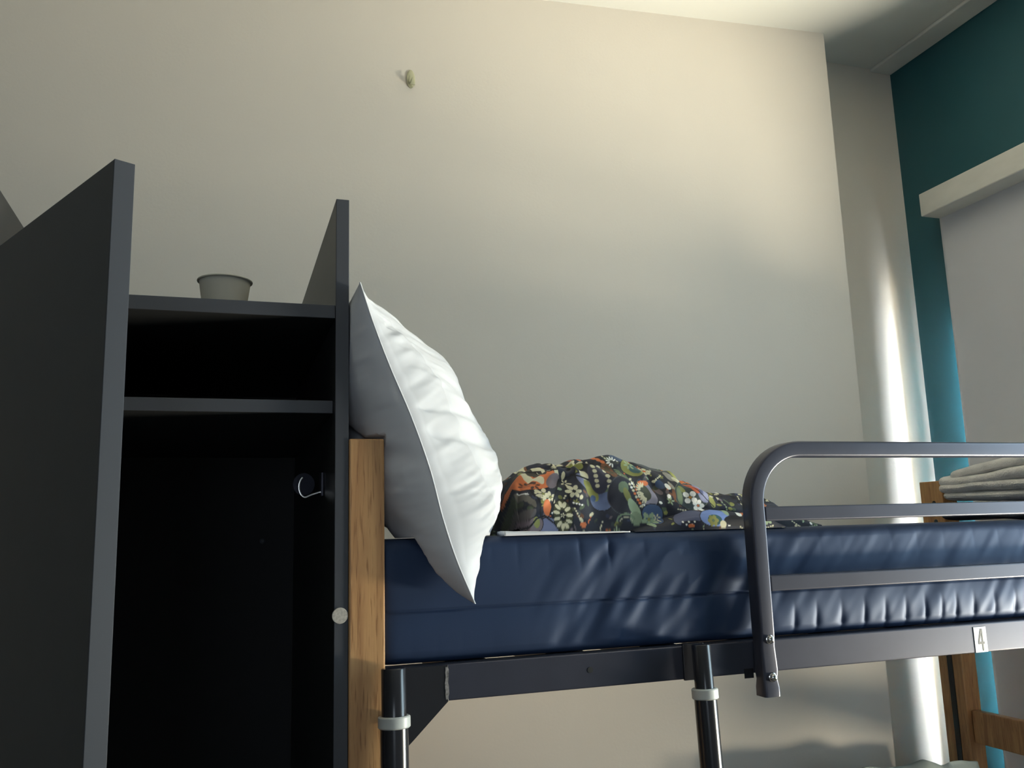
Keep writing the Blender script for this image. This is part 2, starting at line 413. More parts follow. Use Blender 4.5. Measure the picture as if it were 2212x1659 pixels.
# inner coat hook on the right panel
hook = obj('coat_hook', bx(0.1375, 0.1415, 1.335, 1.362, 1.664, 1.700), M['steel'], lk, bevel=0.001)
bm = bmesh.new(); lathe(bm, [(0.0, 0), (0.013, 0.001), (0.0165, 0.004), (0.017, 0.008), (0.0, 0.009)], (0.112, 1.362, 1.683), Vector((0.25, -1, 0)), 28)
obj('knob', bm, M['steel'], hook, smooth=True)
bm = bmesh.new(); pth = [(0.116+0.010*math.cos(t), 1.345, 1.679+0.016*math.sin(t)) for t in [R3(a) for a in range(120, 271, 15)]]+[(0.124, 1.345, 1.6665), (0.138, 1.345, 1.671)]
sweep(bm, pth, 0.0014, 0.0014, 0.0006)
obj('wire', bm, M['chrome'], hook, smooth=True)
bm = bmesh.new(); lathe(bm, [(0.006, 0), (0.0055, 0.002), (0.003, 0.003)], (0.078, YB-0.0122, 1.600), Vector((0, -1, 0)), 20)
obj('screw_cap', bm, M['laminate_edge'], lk)

# paper cup on the top shelf
cup = empty('paper_cup', (-0.008, 1.375, 1.9255))
tag(cup, 'plain white paper cup standing on the top shelf of the locker', 'cup')
bm = bmesh.new()
o3 = (-0.008, 1.375, 1.9255)
lathe(bm, [(0.0001, 0.003), (0.026, 0.003), (0.0265, 0.0), (0.028, 0.0), (0.0385, 0.074), (0.038, 0.074), (0.0275, 0.004), (0.0001, 0.004)], o3, n=64, close=False)
obj('body', bm, M['paper'], cup, smooth=True)
bm = bmesh.new(); n1 = 64; rg = []
for i in range(n1):
    a = 2*math.pi*i/n1
    rg.append([bm.verts.new((o3[0]+(0.0398+0.0017*math.cos(b))*math.cos(a), o3[1]+(0.0398+0.0017*math.cos(b))*math.sin(a), o3[2]+0.0745+0.0017*math.sin(b))) for b in [2*math.pi*k/10 for k in range(10)]])
for i in range(n1):
    for k in range(10): bm.faces.new((rg[i][k], rg[(i+1) % n1][k], rg[(i+1) % n1][(k+1) % 10], rg[i][(k+1) % 10]))
obj('rolled_rim', bm, M['paper'], cup, smooth=True)

# ------------------------------------------------------------ bunk bed
bed = empty('bunk_bed', (1.05, 1.60, 0))
tag(bed, 'black steel bunk bed with oak corner posts and a guard rail', 'bed')
for (x0, x1, y0, y1, zt) in ((0.161, 0.2095, 1.197, 1.272, 1.7355), (1.917, 1.968, 1.197, 1.277, 1.715)):
    obj('corner_post', bx(x0, x1, y0, y1, 0, zt), M['oak'], bed, bevel=0.0025, seg=3)
obj('corner_post', bx(0.161, 0.2095, 1.950, 2.030, 0, 1.7355), M['oak'], bed, bevel=0.0025, seg=3)
# far foot post with a recessed steel strip on the inner side and two bolt holes
bm = bmesh.new()
prism(bm, [(1.917, 1.952), (1.968, 1.952), (1.968, 2.034), (1.917, 2.034)], 'Z', 0, 1.712)
fp = obj('corner_post', bm, M['oak'], bed, bevel=0.0025, seg=3)
obj('steel_strip', bx(1.9145, 1.9172, 1.983, 2.000, 0.3, 1.42), M['gloss_steel'], fp)
for z in (1.650, 1.598):
    bm = bmesh.new(); lathe(bm, [(0.0065, 0), (0.0065, 0.0012), (0.003, 0.0013)], (1.9169, 1.985, z), Vector((-1, 0, 0)), 20); obj('bolt_hole', bm, M['ink'], fp)
# rails
sr = obj('side_rail', bx(0.2100, 1.916, 1.2000, 1.2300, 1.3785, 1.4265), M['steel'], bed, bevel=0.0025, seg=3)
tag(sr, 'front upper side rail, dark steel')
obj('side_rail', bx(0.2100, 1.916, 1.975, 2.005, 1.3785, 1.4265), M['steel'], bed, bevel=0.0025)
for y in (1.2, 1.975): obj('side_rail', bx(0.2100, 1.916, y, y+0.03, 0.330, 0.378), M['steel'], bed, bevel=0.0025)
for x0, x1 in ((0.168, 0.192), (1.930, 1.954)):
    for (z0, z1) in ((1.010, 1.094), (1.47, 1.56), (0.32, 0.40)):
        y1 = 1.9505
        obj('cross_rail', bx(x0, x1, 1.2775, y1-0.0005, z0, z1), M['oak'], bed, bevel=0.003)
for k in range(11):
    x = 0.30+k*0.152
    obj('slat', bx(x, x+0.06, 1.2305, 1.9745, 1.405, 1.4255), M['steel'], bed)
for k in range(11):
    x = 0.30+k*0.152
    obj('slat', bx(x, x+0.06, 1.2305, 1.9745, 0.360, 0.3765), M['steel'], bed)
# bolt hole in the rail, corner bracket with scratched edge
bm = bmesh.new(); lathe(bm, [(0.0042, 0), (0.0042, 0.0008), (0.0, 0.0009)], (0.506, 1.2002, 1.4035), Vector((0, -1, 0)), 24); obj('bolt_hole', bm, M['ink'], sr)
bm = bmesh.new(); prism(bm, [(0.2105, 1.4262), (0.2955, 1.4262), (0.2955, 1.3790), (0.2470, 1.3330), (0.2105, 1.3000)], 'Y', 1.1965, 1.1998)
cb = obj('corner_bracket', bm, M['gloss_steel'], bed, bevel=0.0008)
bm = bmesh.new(); random.seed(4); pts = []
for k in range(13):
    z = 1.4235-k*0.0035; pts.append((0.2955-0.0028-0.0014*random.random(), z))
pr_ = [(0.2945+0.0018*random.random(), 1.4235-(12-k)*0.0035) for k in range(13)]
prism(bm, [(p[0]-0.001, p[1]) for p in pts]+pr_, 'Y', 1.1958, 1.1964)
tag(obj('chipped_edge', bm, M['scratch'], cb), 'chipped pale strip of bare metal')
obj('mounting_plate', bx(0.6555, 0.690, 1.1955, 1.1998, 1.3775, 1.4300), M['gloss_steel'], bed, bevel=0.0005)
# ladder: two inclined telescoping stiles with white collars, rungs below the frame
def stile(x, r_up, r_lo, zjoin, ztop=1.4305):
    bt = Vector((x, 1.176, ztop)); ax = Vector((0, -0.05, -1)).normalized()
    L1 = (ztop-zjoin)/(-ax.z); Lf = (ztop-0.005)/(-ax.z)
    bm = bmesh.new(); lathe(bm, [(r_up-0.001, 0), (r_up, 0.0012), (r_up, L1+0.02)], bt, ax, 36)
    s = obj('ladder_stile', bm, M['gloss_steel'], bed, smooth=True)
    bm = bmesh.new(); lathe(bm, [(r_lo, L1), (r_lo, Lf)], bt, ax, 36); obj('lower_tube', bm, M['gloss_steel'], s, smooth=True)
    bm = bmesh.new(); rc = r_lo+0.0028; lathe(bm, [(r_up+0.0002, L1-0.0065), (rc-0.0015, L1-0.0065), (rc, L1-0.005), (rc, L1+0.007), (rc-0.0015, L1+0.0085), (r_lo+.0002, L1+0.0085)], bt, ax, 36, close=False)
    tag(obj('collar', bm, M['plastic'], s, smooth=True), 'white plastic collar')
    return bt, ax
stile(0.2165, 0.0163, 0.0183, 1.365); stile(0.6745, 0.0140, 0.0165, 1.3625)
for z in (0.95, 0.65, 0.35):
    y = 1.176-0.05*(1.43-z); bm = bmesh.new(); lathe(bm, [(0.013, 0), (0.013, 0.4245)], (0.2335, y, z), Vector((1, 0, 0)), 24)
    obj('ladder_rung', bm, M['gloss_steel'], bed, smooth=True)
# guard rail: bent square tube
gy = 1.1845; hwt = 0.0125; hdt = 0.0140
path = [(0.7895, gy, 1.347), (0.7895, gy, 1.36), (0.7893, gy, 1.372), (0.7892, gy, 1.385), (0.7887, gy, 1.42), (0.7885, gy, 1.44), (0.7885, gy, 1.50), (0.7885, gy, 1.60)]
rad = 0.0855
cxg, czg = 0.7880+rad, 1.7205-rad+0.0
cxg, czg = 0.788+rad, 1.7205-rad
for a in range(180, 89, -6):
    path.append((cxg+rad*math.cos(R3(a)), gy, czg+rad*math.sin(R3(a))))
path += [(1.2, gy, 1.7205), (1.6, gy, 1.7205), (1.90, gy, 1.7205)]
sc = [(1.08, 1.0), (1.08, 1.0), (1.02, 0.80), (1.08, 0.96), (1.02, 0.80), (1.0, 1.0)]+[(1, 1)]*(len(path)-6)
bm = bmesh.new(); sweep(bm, path, hwt, hdt, 0.004, scales=sc, n=4)
gr = obj('guard_rail', bm, M['steel'], bed, smooth=True)
for (z0, z1) in ((1.6075, 1.6300), (1.5010, 1.5245)):
    obj('cross_bar', bx(0.8002, 1.90, 1.1715, 1.1975, z0, z1), M['steel'], gr, bevel=0.0022, seg=3)
for z in (1.4305, 1.3755):
    bm = bmesh.new(); lathe(bm, [(0.0068, 0), (0.0068, 0.0018), (0.0055, 0.0024), (0.0052, 0.0058), (0.0038, 0.0072), (0.0, 0.0076)], (0.7905, 1.1725, z), Vector((0, -1, 0)), 24)
    tag(obj('bolt', bm, M['chrome'], gr, smooth=True), 'chrome bolt')
    bm = bmesh.new(); lathe(bm, [(0.0030, 0), (0.0034, 0.004), (0.0018, 0.006)], (0.7905, 1.1655, z), Vector((0, -1, 0)), 16)
obj('connecting_sleeve', bx(0.7600, 0.7760, 1.1990, 1.1999, 1.372, 1.386), M['gloss_steel'], gr)
# number plate 4
npl = obj('number_plate', bx(1.2110, 1.2375, 1.1988, 1.1999, 1.3790, 1.4205), M['plate'], bed, bevel=0.0003)
tag(npl, 'white number 4 sticker')
bm = bmesh.new()
def flat(pts): prism(bm, pts, 'Y', 1.1984, 1.19878)
cx = 1.2247
flat([(cx-0.0062, 1.3922), (cx+0.0072, 1.3922), (cx+0.0072, 1.3962), (cx-0.0062, 1.3962)])
flat([(cx+0.0016, 1.3812), (cx+0.0044, 1.3812), (cx+0.0044, 1.3921), (cx+0.0016, 1.3921)])
flat([(cx+0.0016, 1.3963), (cx+0.0044, 1.3963), (cx+0.0044, 1.4175), (cx+0.0016, 1.4175)])
flat([(cx-0.0062, 1.3963), (cx-0.0030, 1.3963), (cx+0.0015, 1.4105), (cx+0.0015, 1.4175), (cx+0.0002, 1.4175)])
obj('digit', bm, M['ink'], npl)

# ------------------------------------------------------------ mattresses
def mattress(name, x0, x1, y0, y1, z0, z1, wrinkle, label, nx=700):
    H = z1-z0; D = y1-y0; r = 0.016
    sec = []                                    # (y,z,front weight)
    zz = np.linspace(z0+r, z1-r, 90)
    for z in zz: sec.append((y0, z, 1))
    for a in np.linspace(0, 90, 9)[1:-1]: sec.append((y0+r-r*math.cos(R3(a)), z1-r+r*math.sin(R3(a)), 0.7*math.cos(R3(a))))
    for y in np.linspace(y0+r, y1-r, 24): sec.append((y, z1, 0))
    for z in np.linspace(z1-r, z0+r, 8): sec.append((y1, z, 0))
    for y in np.linspace(y1-r, y0+r, 24): sec.append((y, z0, 0))
    for a in np.linspace(0, 90, 9)[1:-1]: sec.append((y0+r-r*math.sin(R3(a)), z0+r-r*math.cos(R3(a)), 0.7*math.sin(R3(a))))
    sec = np.array(sec); X = np.linspace(x0, x1, nx)
    e = np.minimum(np.minimum(X-x0, x1-X)/0.02, 1); e0 = (1-e)**2; e = 1-e0
    P = np.zeros((nx, len(sec), 3)); P[..., 0] = X[:, None]
    yc, zc = (y0+y1)/2, (z0+z1)/2
    sh = np.sqrt(np.clip(1-e0, 0, 1))[:, None]*0.012+0.988
    P[..., 1] = yc+(sec[:, 0]-yc)*sh; P[..., 2] = zc+(sec[:, 1]-zc)*sh
    if wrinkle:
        Z = np.broadcast_to(sec[:, 1], P.shape[:2]); XX = np.broadcast_to(X[:, None], P.shape[:2]); W = sec[:, 2]
        t = (Z-z0)/H
        seamz = (1.498-z0)/H
        # vertical gathers below the top edge, leaning folds, scallops at the bottom hem
        right = sstep(0.80, 0.86, XX); leftf = 1-right
        ph = XX/0.0415+0.35*vnoise(XX*9, XX*0+3)
        sc_ = np.abs(np.sin(np.pi*ph))
        scal = -0.0048*(1-sc_)**2.6*sstep(0.36, 0.04, t)
        bulge = 0.0035*np.sin(np.pi*np.clip((t-0.02)/0.40, 0, 1))+0.003*np.sin(np.pi*np.clip((t-0.42)/0.58, 0, 1))
        lean = fbm(XX*26-Z*16, Z*7+3, 2)
        fold = 0.0038*lean*sstep(0.95, 0.75, t)*sstep(0.40, 0.52, XX)*leftf*sstep(0.0, 0.1, t)
        fold2 = 0.0015*fbm(XX*30-Z*25, Z*8, 2)*right
        topg = -0.0030*(1-np.abs(np.sin(np.pi*(XX/0.052+0.5*vnoise(XX*7, 0*XX)))))**3*sstep(0.62, 0.93, t)*(0.15+0.85*leftf*sstep(0.36, 0.5, XX))*np.clip(0.6+0.9*vnoise(XX*11+5, XX*0+1), 0, 1.3)
        seam = -0.0028*np.exp(-((t-seamz)/0.010)**2)
        broad = 0.0018*fbm(XX*6, Z*9, 2)
        d = scal*(0.04+0.96*right)+bulge+fold+fold2+topg+seam+broad
        P[..., 1] -= np.clip(d, -0.006, 0.0085)*W*1.0
        P[..., 1] = np.maximum(P[..., 1], y0-0.0062)
    o = grid_mesh(name, P, M['vinyl'], wrap_v=True, caps=True)
    return tag(o, label, 'mattress')
mattress('mattress', 0.2105, 1.912, 1.2125, 1.948, 1.4275, 1.5965, True, 'navy blue vinyl mattress on the upper bunk behind the guard rail')
mattress('mattress', 0.2105, 1.912, 1.2320, 1.948, 0.379, 0.520, False, 'navy blue vinyl mattress on the lower bunk under the bed frame', nx=60)

# ------------------------------------------------------------ pillow
def catmull(pts, t):
    pts = np.array(pts, float); n = len(pts); tt = np.linspace(0, 1, n)
    out = []
    for k in range(pts.shape[1]):
        mslope = np.gradient(pts[:, k], tt)
        i = np.clip(np.searchsorted(tt, t)-1, 0, n-2); hh = tt[i+1]-tt[i]; s = (t-tt[i])/hh
        out.append((2*s**3-3*s**2+1)*pts[i, k]+(s**3-2*s**2+s)*hh*mslope[i]+(-2*s**3+3*s**2)*pts[i+1, k]+(s**3-s**2)*hh*mslope[i+1])
    return np.stack(out, -1)
def cum(pts):
    return pts
near = [(0.170, 1.948), (0.189, 1.893), (0.213, 1.832), (0.243, 1.762), (0.268, 1.690), (0.284, 1.625), (0.302, 1.566), (0.325, 1.508)]
far_ = [(0.185, 1.965), (0.205, 1.915), (0.226, 1.860), (0.248, 1.800), (0.268, 1.740), (0.290, 1.690), (0.312, 1.650), (0.340, 1.620)]
NS, NT = 260, 240
s = np.linspace(0, 1, NS); tl = np.linspace(0, 1, NT)**1.5
Cn = catmull(near, s); Cf = catmull(far_, s)
yn = 1.160+0.012*np.sin(np.pi*s)+0.0*s
S_, T_ = np.meshgrid(s, tl, indexing='ij')
bl_ = sstep(0.0, 0.45, T_)[..., None]
C = Cn[:, None, :]*(1-bl_)+Cf[:, None, :]*bl_
Ypos = yn[:, None]+T_*(1.70-yn[:, None])
dC = np.gradient(C, axis=0); ln = np.linalg.norm(dC, axis=-1, keepdims=True)
Nn = np.stack([-dC[..., 1], dC[..., 0]], -1)/ln          # points right/up
prof_s = np.clip(1-np.abs(2*S_-1)**2.6, 0, 1)**0.75
prof_t = np.clip(1-(1-np.clip(T_/0.34, 0, 1))**2, 0, 1)**0.62*np.clip(1-np.clip((T_-0.55)/0.45, 0, 1)**2.2, 0, 1)**0.7
dist = T_*0.54
gather = np.exp(-dist/0.030)*0.0
rip = 0.0045*fbm(S_*34+dist*8, dist*14+5, 2)*np.exp(-((dist-0.02)/0.035)**2)+0.0034*fbm(S_*18-dist*22, dist*10, 3)
big = 0.009*fbm(S_*4+3, dist*7+1, 2)
env = np.clip(prof_s*prof_t*3, 0, 1)
crease = -0.016*np.exp(-((S_-(0.47+dist*1.1))/0.022)**2)*np.exp(-dist/0.10)*sstep(0.0, 0.02, dist) \
         -0.009*np.exp(-((S_-(0.405+dist*0.9))/0.014)**2)*np.exp(-dist/0.07)*sstep(0.0, 0.015, dist)
hemd = np.exp(-((dist-0.052)/0.0022)**2)*(-0.0012)
wt = 0.118*(0.60+0.38*sstep(0.0, 0.40, S_)+0.36*sstep(0.35, 0.85, S_))
TR = wt*prof_s*prof_t+(rip+big+hemd)*env+crease*prof_s
TL = 0.088*prof_s*prof_t+(0.003*fbm(S_*26+9, dist*15+2, 2)*np.exp(-dist/0.05)+0.005*fbm(S_*7+1, dist*9+8, 2))*env \
     -0.014*np.exp(-((S_-0.52+dist*0.7)/0.03)**2)*prof_t
PR = np.stack([C[..., 0]+Nn[..., 0]*TR, Ypos, C[..., 1]+Nn[..., 1]*TR], -1)
PL = np.stack([C[..., 0]-Nn[..., 0]*TL, Ypos, C[..., 1]-Nn[..., 1]*TL], -1)
def settle(P, left):
    x, y, z = P[..., 0], P[..., 1], P[..., 2]
    # rests on the mattress top
    lim = 1.5985*sstep(1.188, 1.206, y)+0*(1-sstep(1.188, 1.206, y))
    z2 = np.where(y > 1.188, np.maximum(z, np.where(y > 1.206, 1.5985, 1.50+0.0985*sstep(1.188, 1.206, y))), z)
    # leans on locker panel and post
    xl = np.where((y > 1.185), 0.1625, 0.1625)
    xp = np.where((z2 < 1.742) & (y > 1.180) & (y < 1.29), 0.2115, 0.1625)
    x2 = np.maximum(x, np.maximum(xl, xp))
    return np.stack([x2, y, z2], -1)
PR = settle(PR, False); PL = settle(PL, True)
# front side then back side, seam shared at t=0 and t=1
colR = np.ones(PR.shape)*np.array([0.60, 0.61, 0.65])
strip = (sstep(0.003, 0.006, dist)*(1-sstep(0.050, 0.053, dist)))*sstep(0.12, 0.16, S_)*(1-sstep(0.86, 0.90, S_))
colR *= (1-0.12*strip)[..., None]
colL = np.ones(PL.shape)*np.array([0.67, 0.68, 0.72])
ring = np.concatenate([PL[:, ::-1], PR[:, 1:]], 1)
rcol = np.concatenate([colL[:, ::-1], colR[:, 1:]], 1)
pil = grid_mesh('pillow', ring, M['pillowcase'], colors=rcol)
tag(pil, 'white pillow leaning upright against the oak post and dark locker', 'pillow')
# piped seam along the near edge
bm = bmesh.new(); rings = []
tp = [(Cn[i, 0]+0.0, yn[i]-0.0004, Cn[i, 1]) for i in range(0, NS, 4)]+[(Cn[-1, 0], yn[-1]-0.0004, Cn[-1, 1])]
for i, p in enumerate(tp):
    rings.append([bm.verts.new((p[0]+0.0013*math.cos(t*math.pi/4), p[1]+0.0013*math.sin(t*math.pi/4), p[2]+0.0*t)) for t in range(8)])
for a, b in zip(rings[:-1], rings[1:]):
    for i in range(8): bm.faces.new((a[i], a[(i+1) % 8], b[(i+1) % 8], b[i]))
obj('seam', bm, M['sheet'], pil, smooth=True)

# ------------------------------------------------------------ folded white sheet sliver under the quilt
nu, nv = 80, 40
u = np.linspace(0, 1, nu)[:, None]; v = np.linspace(0, 1, nv)[None, :]
X = 0.385+u*0.20+0*v; Y = 1.2085+v*0.036
Z = 1.5975+0.0060*np.clip(1-u*0.9, 0.15, 1)+0.0006*fbm(u*8, v*2)
top = np.stack([X+0*v, Y+0*u, Z], -1); bot = top.copy(); bot[..., 2] = 1.5968
sh = np.concatenate([top, bot[:, ::-1]], 1)
Z0_ = 0
tag(grid_mesh('folded_sheet', sh, M['sheet'], wrap_v=True, caps=True), 'thin folded white sheet lying flat under the floral quilt', 'sheet')

# ------------------------------------------------------------ floral quilt
CW, CH = 1260, 640                     # print canvas, two units per canvas pixel
cv = np.zeros((CH, CW, 3)); cv[:] = srgb(30, 33, 46)[:3]
yy, xx = np.mgrid[0:CH, 0:CW]
def c8(*c): return np.array(srgb(*c)[:3])
def ell(cx_, cy_, a, b, ang, colr, ring=0.0, ringc=None):
    cx_, cy_, a, b = cx_/2, cy_/2, a/2, b/2
    R_ = int(max(a, b)*1.3)+3
    x0, x1, y0, y1 = max(int(cx_)-R_, 0), min(int(cx_)+R_, CW), max(int(cy_)-R_, 0), min(int(cy_)+R_, CH)
    if x0 >= x1 or y0 >= y1: return
    dx = xx[y0:y1, x0:x1]-cx_; dy = yy[y0:y1, x0:x1]-cy_
    ca, sa = math.cos(R3(ang)), math.sin(R3(ang))
    rr = np.sqrt(((dx*ca+dy*sa)/a)**2+((-dx*sa+dy*ca)/b)**2)
    if ring: cv[y0:y1, x0:x1][rr < 1+ring] = c8(18, 18, 26) if ringc is None else ringc
    cv[y0:y1, x0:x1][rr < 1] = colr
def flower(x, y, r, colr, n=5, a0=0.0, cen=None, w=0.42, sx=1.0):
    for k in range(n):
        a = a0+360*k/n
        ell(x+sx*r*0.62*math.cos(R3(a)), y+r*0.62*math.sin(R3(a)), r*0.40, r*0.40*w*2*0.55, a, colr)
    if cen is not None: ell(x, y, r*0.2, r*0.2, 0, cen)
def fan(x, y, r, a0, a1, n, colr):
    for k in range(n):
        a = a0+(a1-a0)*k/(n-1)
        ell(x+r*0.66*math.cos(R3(a)), y+r*0.66*math.sin(R3(a)), r*0.34, r*0.11, a, colr)
def line(pts, wd, colr=None):
    colr = c8(16, 17, 24) if colr is None else colr
    for (ax, ay), (bx_, by) in zip(pts[:-1], pts[1:]):
        n = max(2, int(math.hypot(bx_-ax, by-ay)/3))
        for k in range(n+1): ell(ax+(bx_-ax)*k/n, ay+(by-ay)*k/n, wd, wd, 0, colr)
orange, cream, white, olive = c8(196, 110, 66), c8(196, 192, 165), c8(225, 226, 222), c8(128, 130, 72)
lilac, blue, sage, mauve, navy = c8(108, 114, 146), c8(62, 82, 118), c8(92, 108, 84), c8(110, 98, 104), c8(26, 30, 50)
gold, teal_, pgreen, dark = c8(170, 128, 62), c8(40, 78, 84), c8(142, 160, 132), c8(18, 18, 26)
brown = c8(108, 70, 48); sky = c8(112, 136, 192)
random.seed(11)
# small filler motifs everywhere
for k in range(420):
    x, y = random.uniform(120, 2520), random.uniform(-60, 1000)
    cc = random.choice([sage, olive, mauve, c8(60, 66, 70), c8(70, 74, 60), c8(50, 56, 84), brown])
    ell(x, y, random.uniform(10, 34), random.uniform(7, 20), random.uniform(0, 180), cc*random.uniform(0.5, 1))
for k in range(330):
    x, y = random.uniform(120, 2520), random.uniform(-60, 1000)
    cc = random.choice([cream, cream, olive, pgreen, white, orange, cream])
    kind = random.random()
    if kind < 0.35: flower(x, y, random.uniform(13, 28), cc, random.choice([5, 6, 8]), random.uniform(0, 90), olive, 0.5)
    elif kind < 0.7:
        a = random.uniform(0, 360)
        for j in range(4): ell(x+20*j*math.cos(R3(a)), y+20*j*math.sin(R3(a)), 8, 6, a, cc)
    else: ell(x, y, random.uniform(6, 12), random.uniform(12, 24), random.uniform(0, 180), cc)
# large motifs, left part
ell(240, 600, 30, 70, 10, c8(70, 76, 62)); flower(235, 690, 36, cream, 6, 10, olive, 0.6); flower(215, 560, 26, olive, 6); ell(290, 580, 16, 60, -10, c8(96, 92, 84)); [ell(210+18*math.cos(k), 540+k*24, 8, 20, 20*k, cream*0.7) for k in range(9)]
ell(380, 420, 125, 78, -15, orange, 0.12); ell(385, 405, 24, 60, -10, cream); ell(420, 350, 30, 40, 0, c8(60, 58, 52)); flower(345, 470, 34, c8(78, 52, 44), 6)
ell(480, 310, 34, 58, 35, cream, 0.15); ell(520, 300, 18, 34, 30, brown)
ell(580, 330, 60, 80, 0, navy, 0.1); ell(508, 385, 16, 52, 0, cream); ell(560, 400, 14, 34, 20, cream)
ell(470, 440, 70, 40, -50, mauve); flower(370, 540, 46, cream, 5, 10, olive, 0.6); flower(418, 565, 44, cream, 5, 50, olive, 0.6)
ell(385, 640, 30, 60, 5, orange); ell(250, 700, 70, 30, -45, c8(90, 84, 84))
ell(385, 790, 75, 75, 0, lilac, 0.12); ell(285, 770, 50, 70, 40, mauve, 0.1); ell(300, 745, 24, 40, 0, olive)
line([(320, 510), (335, 620), (330, 700)], 5); line([(200, 830), (300, 720), (360, 700), (430, 760), (470, 830)], 6)
line([(520, 430), (450, 560), (400, 690)], 6); line([(550, 450), (545, 700), (560, 830)], 6); line([(300, 350), (520, 352)], 7)
ell(490, 700, 66, 112, 0, c8(60, 62, 40), 0.07)
for k in range(11):
    a = 360*k/11; ell(490+45*math.cos(R3(a)), 700+82*math.sin(R3(a)), 24, 13, a, cream)
ell(490, 700, 22, 40, 0, dark); flower(490, 700, 20, cream, 5)
flower(585, 525, 50, cream, 6, 0, dark, 0.6); flower(560, 460, 30, cream, 5, 20); ell(632, 570, 14, 18, 30, cream)
ell(700, 470, 100, 42, 50, lilac, 0.06); ell(785, 590, 78, 82, 0, c8(88, 100, 132), 0.08); ell(720, 520, 36, 90, -25, olive); ell(730, 580, 20, 24, 0, blue)
ell(690, 400, 30, 44, -20, cream); ell(810, 510, 30, 26, 0, sage); line([(610, 395), (720, 440), (840, 505)], 7); line([(620, 320), (820, 312), (900, 305)], 7)
fan(690, 300, 70, 180, 350, 9, cream); ell(700, 320, 24, 34, 0, olive)
ell(780, 430, 60, 120, 0, c8(54, 54, 70))
for k in range(5): ell(768, 335+k*38, 14, 15, 0, cream); ell(840, 335+k*40, 15, 14, 0, cream)
ell(895, 365, 42, 66, 0, c8(70, 60, 44), 0.08); [ell(895+30*math.cos(R3(a)), 365+50*math.sin(R3(a)), 12, 12, 0, brown) for a in range(0, 360, 40)]
for k in range(5): ell(780+k*26, 225+k*17, 17, 13, 35, orange)
ell(700, 210, 60, 24, -25, orange); ell(860, 205, 90, 40, 0, c8(56, 64, 88)); ell(960, 200, 60, 34, 10, c8(120, 116, 130)); fan(930, 190, 40, 0, 360, 9, cream)
ell(1010, 250, 60, 40, 20, c8(66, 80, 104)); fan(950, 295, 46, 100, 330, 8, white)
line([(620, 300), (700, 230), (820, 190)], 5)
# centre
ell(1092, 342, 84, 72, 0, olive, 0.06); ell(1110, 350, 44, 40, 0, c8(60, 92, 96)); flower(1080, 320, 40, pgreen, 6); [ell(1130+12*k, 300+14*k, 7, 9, 0, white) for k in range(4)]; ell(1150, 345, 12, 12, 0, orange)
fan(1010, 380, 70, 90, 200, 7, sage); flower(1200, 370, 36, cream, 7, 0, orange, 0.5); flower(1195, 335, 16, orange, 5)
ell(940, 560, 110, 140, 0, c8(24, 26, 40), 0.05, c8(60, 62, 70)); ell(950, 500, 44, 44, 20, sage); ell(975, 560, 24, 60, -20, olive*0.8)
for k in range(8):
    x_, y_ = 1008+k*10, 478+k*24; ell(x_, y_, 11, 10, 30, [cream, white, cream, orange, cream, orange, orange, cream][k]); ell(x_+24, y_-6, 9, 9, 0, [white, cream, orange, cream, white, orange, cream, white][k])
ell(1140, 552, 66, 100, -12, c8(132, 130, 148), 0.06); ell(1130, 470, 50, 22, 0, orange); ell(1120, 545, 50, 62, 0, c8(60, 66, 56)); fan(1130, 560, 70, 110, 200, 6, cream); fan(1110, 520, 60, 180, 290, 6, cream)
ell(1020, 660, 34, 80, -25, pgreen); ell(1025, 735, 46, 50, 0, c8(120, 136, 112)); ell(1152, 706, 78, 74, 0, blue, 0.07); flower(1120, 745, 56, pgreen, 5, 20, olive, 0.7); flower(1180, 735, 30, cream, 5)
for a in range(190, 340, 6): ell(950+70*math.cos(R3(a)), 760+60*math.sin(R3(a)), 7, 7, 0, c8(104, 122, 100)); ell(950+50*math.cos(R3(a)), 765+40*math.sin(R3(a)), 4, 4, 0, cream*0.7)
ell(630, 770, 26, 18, 0, orange)
# right flank of the mound
ell(1270, 275, 26, 16, 20, white); ell(1180, 245, 40, 12, 25, white); ell(1340, 302, 60, 24, 5, orange); ell(1220, 250, 22, 10, 30, gold)
ell(1300, 330, 110, 26, 25, c8(78, 82, 84)); ell(1380, 415, 44, 26, 60, c8(140, 136, 128), 0.1); ell(1500, 395, 92, 52, 35, gold, 0.05); ell(1450, 410, 60, 30, 50, olive); ell(1520, 430, 30, 16, 0, brown)
ell(1440, 460, 56, 24, 40, cream); ell(1600, 450, 50, 24, 50, orange); ell(1580, 400, 50, 12, 40, white); ell(1560, 480, 40, 20, 30, teal_)
ell(1480, 570, 130, 110, 0, c8(46, 58, 62), 0.04, c8(90, 96, 84)); ell(1420, 520, 34, 22, 40, olive); ell(1390, 570, 24, 70, 0, sage)
flower(1468, 585, 54, white, 4, 40, gold, 0.85); flower(1520, 650, 46, white, 5, 0, orange, 0.8); ell(1572, 555, 44, 76, -12, c8(124, 128, 158)); ell(1560, 540, 18, 30, 0, c8(80, 86, 120)); ell(1520, 512, 24, 46, -20, c8(190, 92, 62))
ell(1318, 498, 18, 26, 0, white); ell(1350, 490, 12, 36, 0, c8(150, 146, 136)); ell(1300, 575, 16, 18, 0, white); flower(1305, 610, 32, pgreen, 5); ell(1270, 480, 34, 36, 0, c8(44, 62, 92))
ell(1345, 560, 14, 44, 0, brown); ell(1640, 620, 24, 50, 0, olive)
line([(1480, 460), (1560, 560), (1640, 660)], 4); line([(1380, 640), (1440, 690), (1560, 700)], 5)
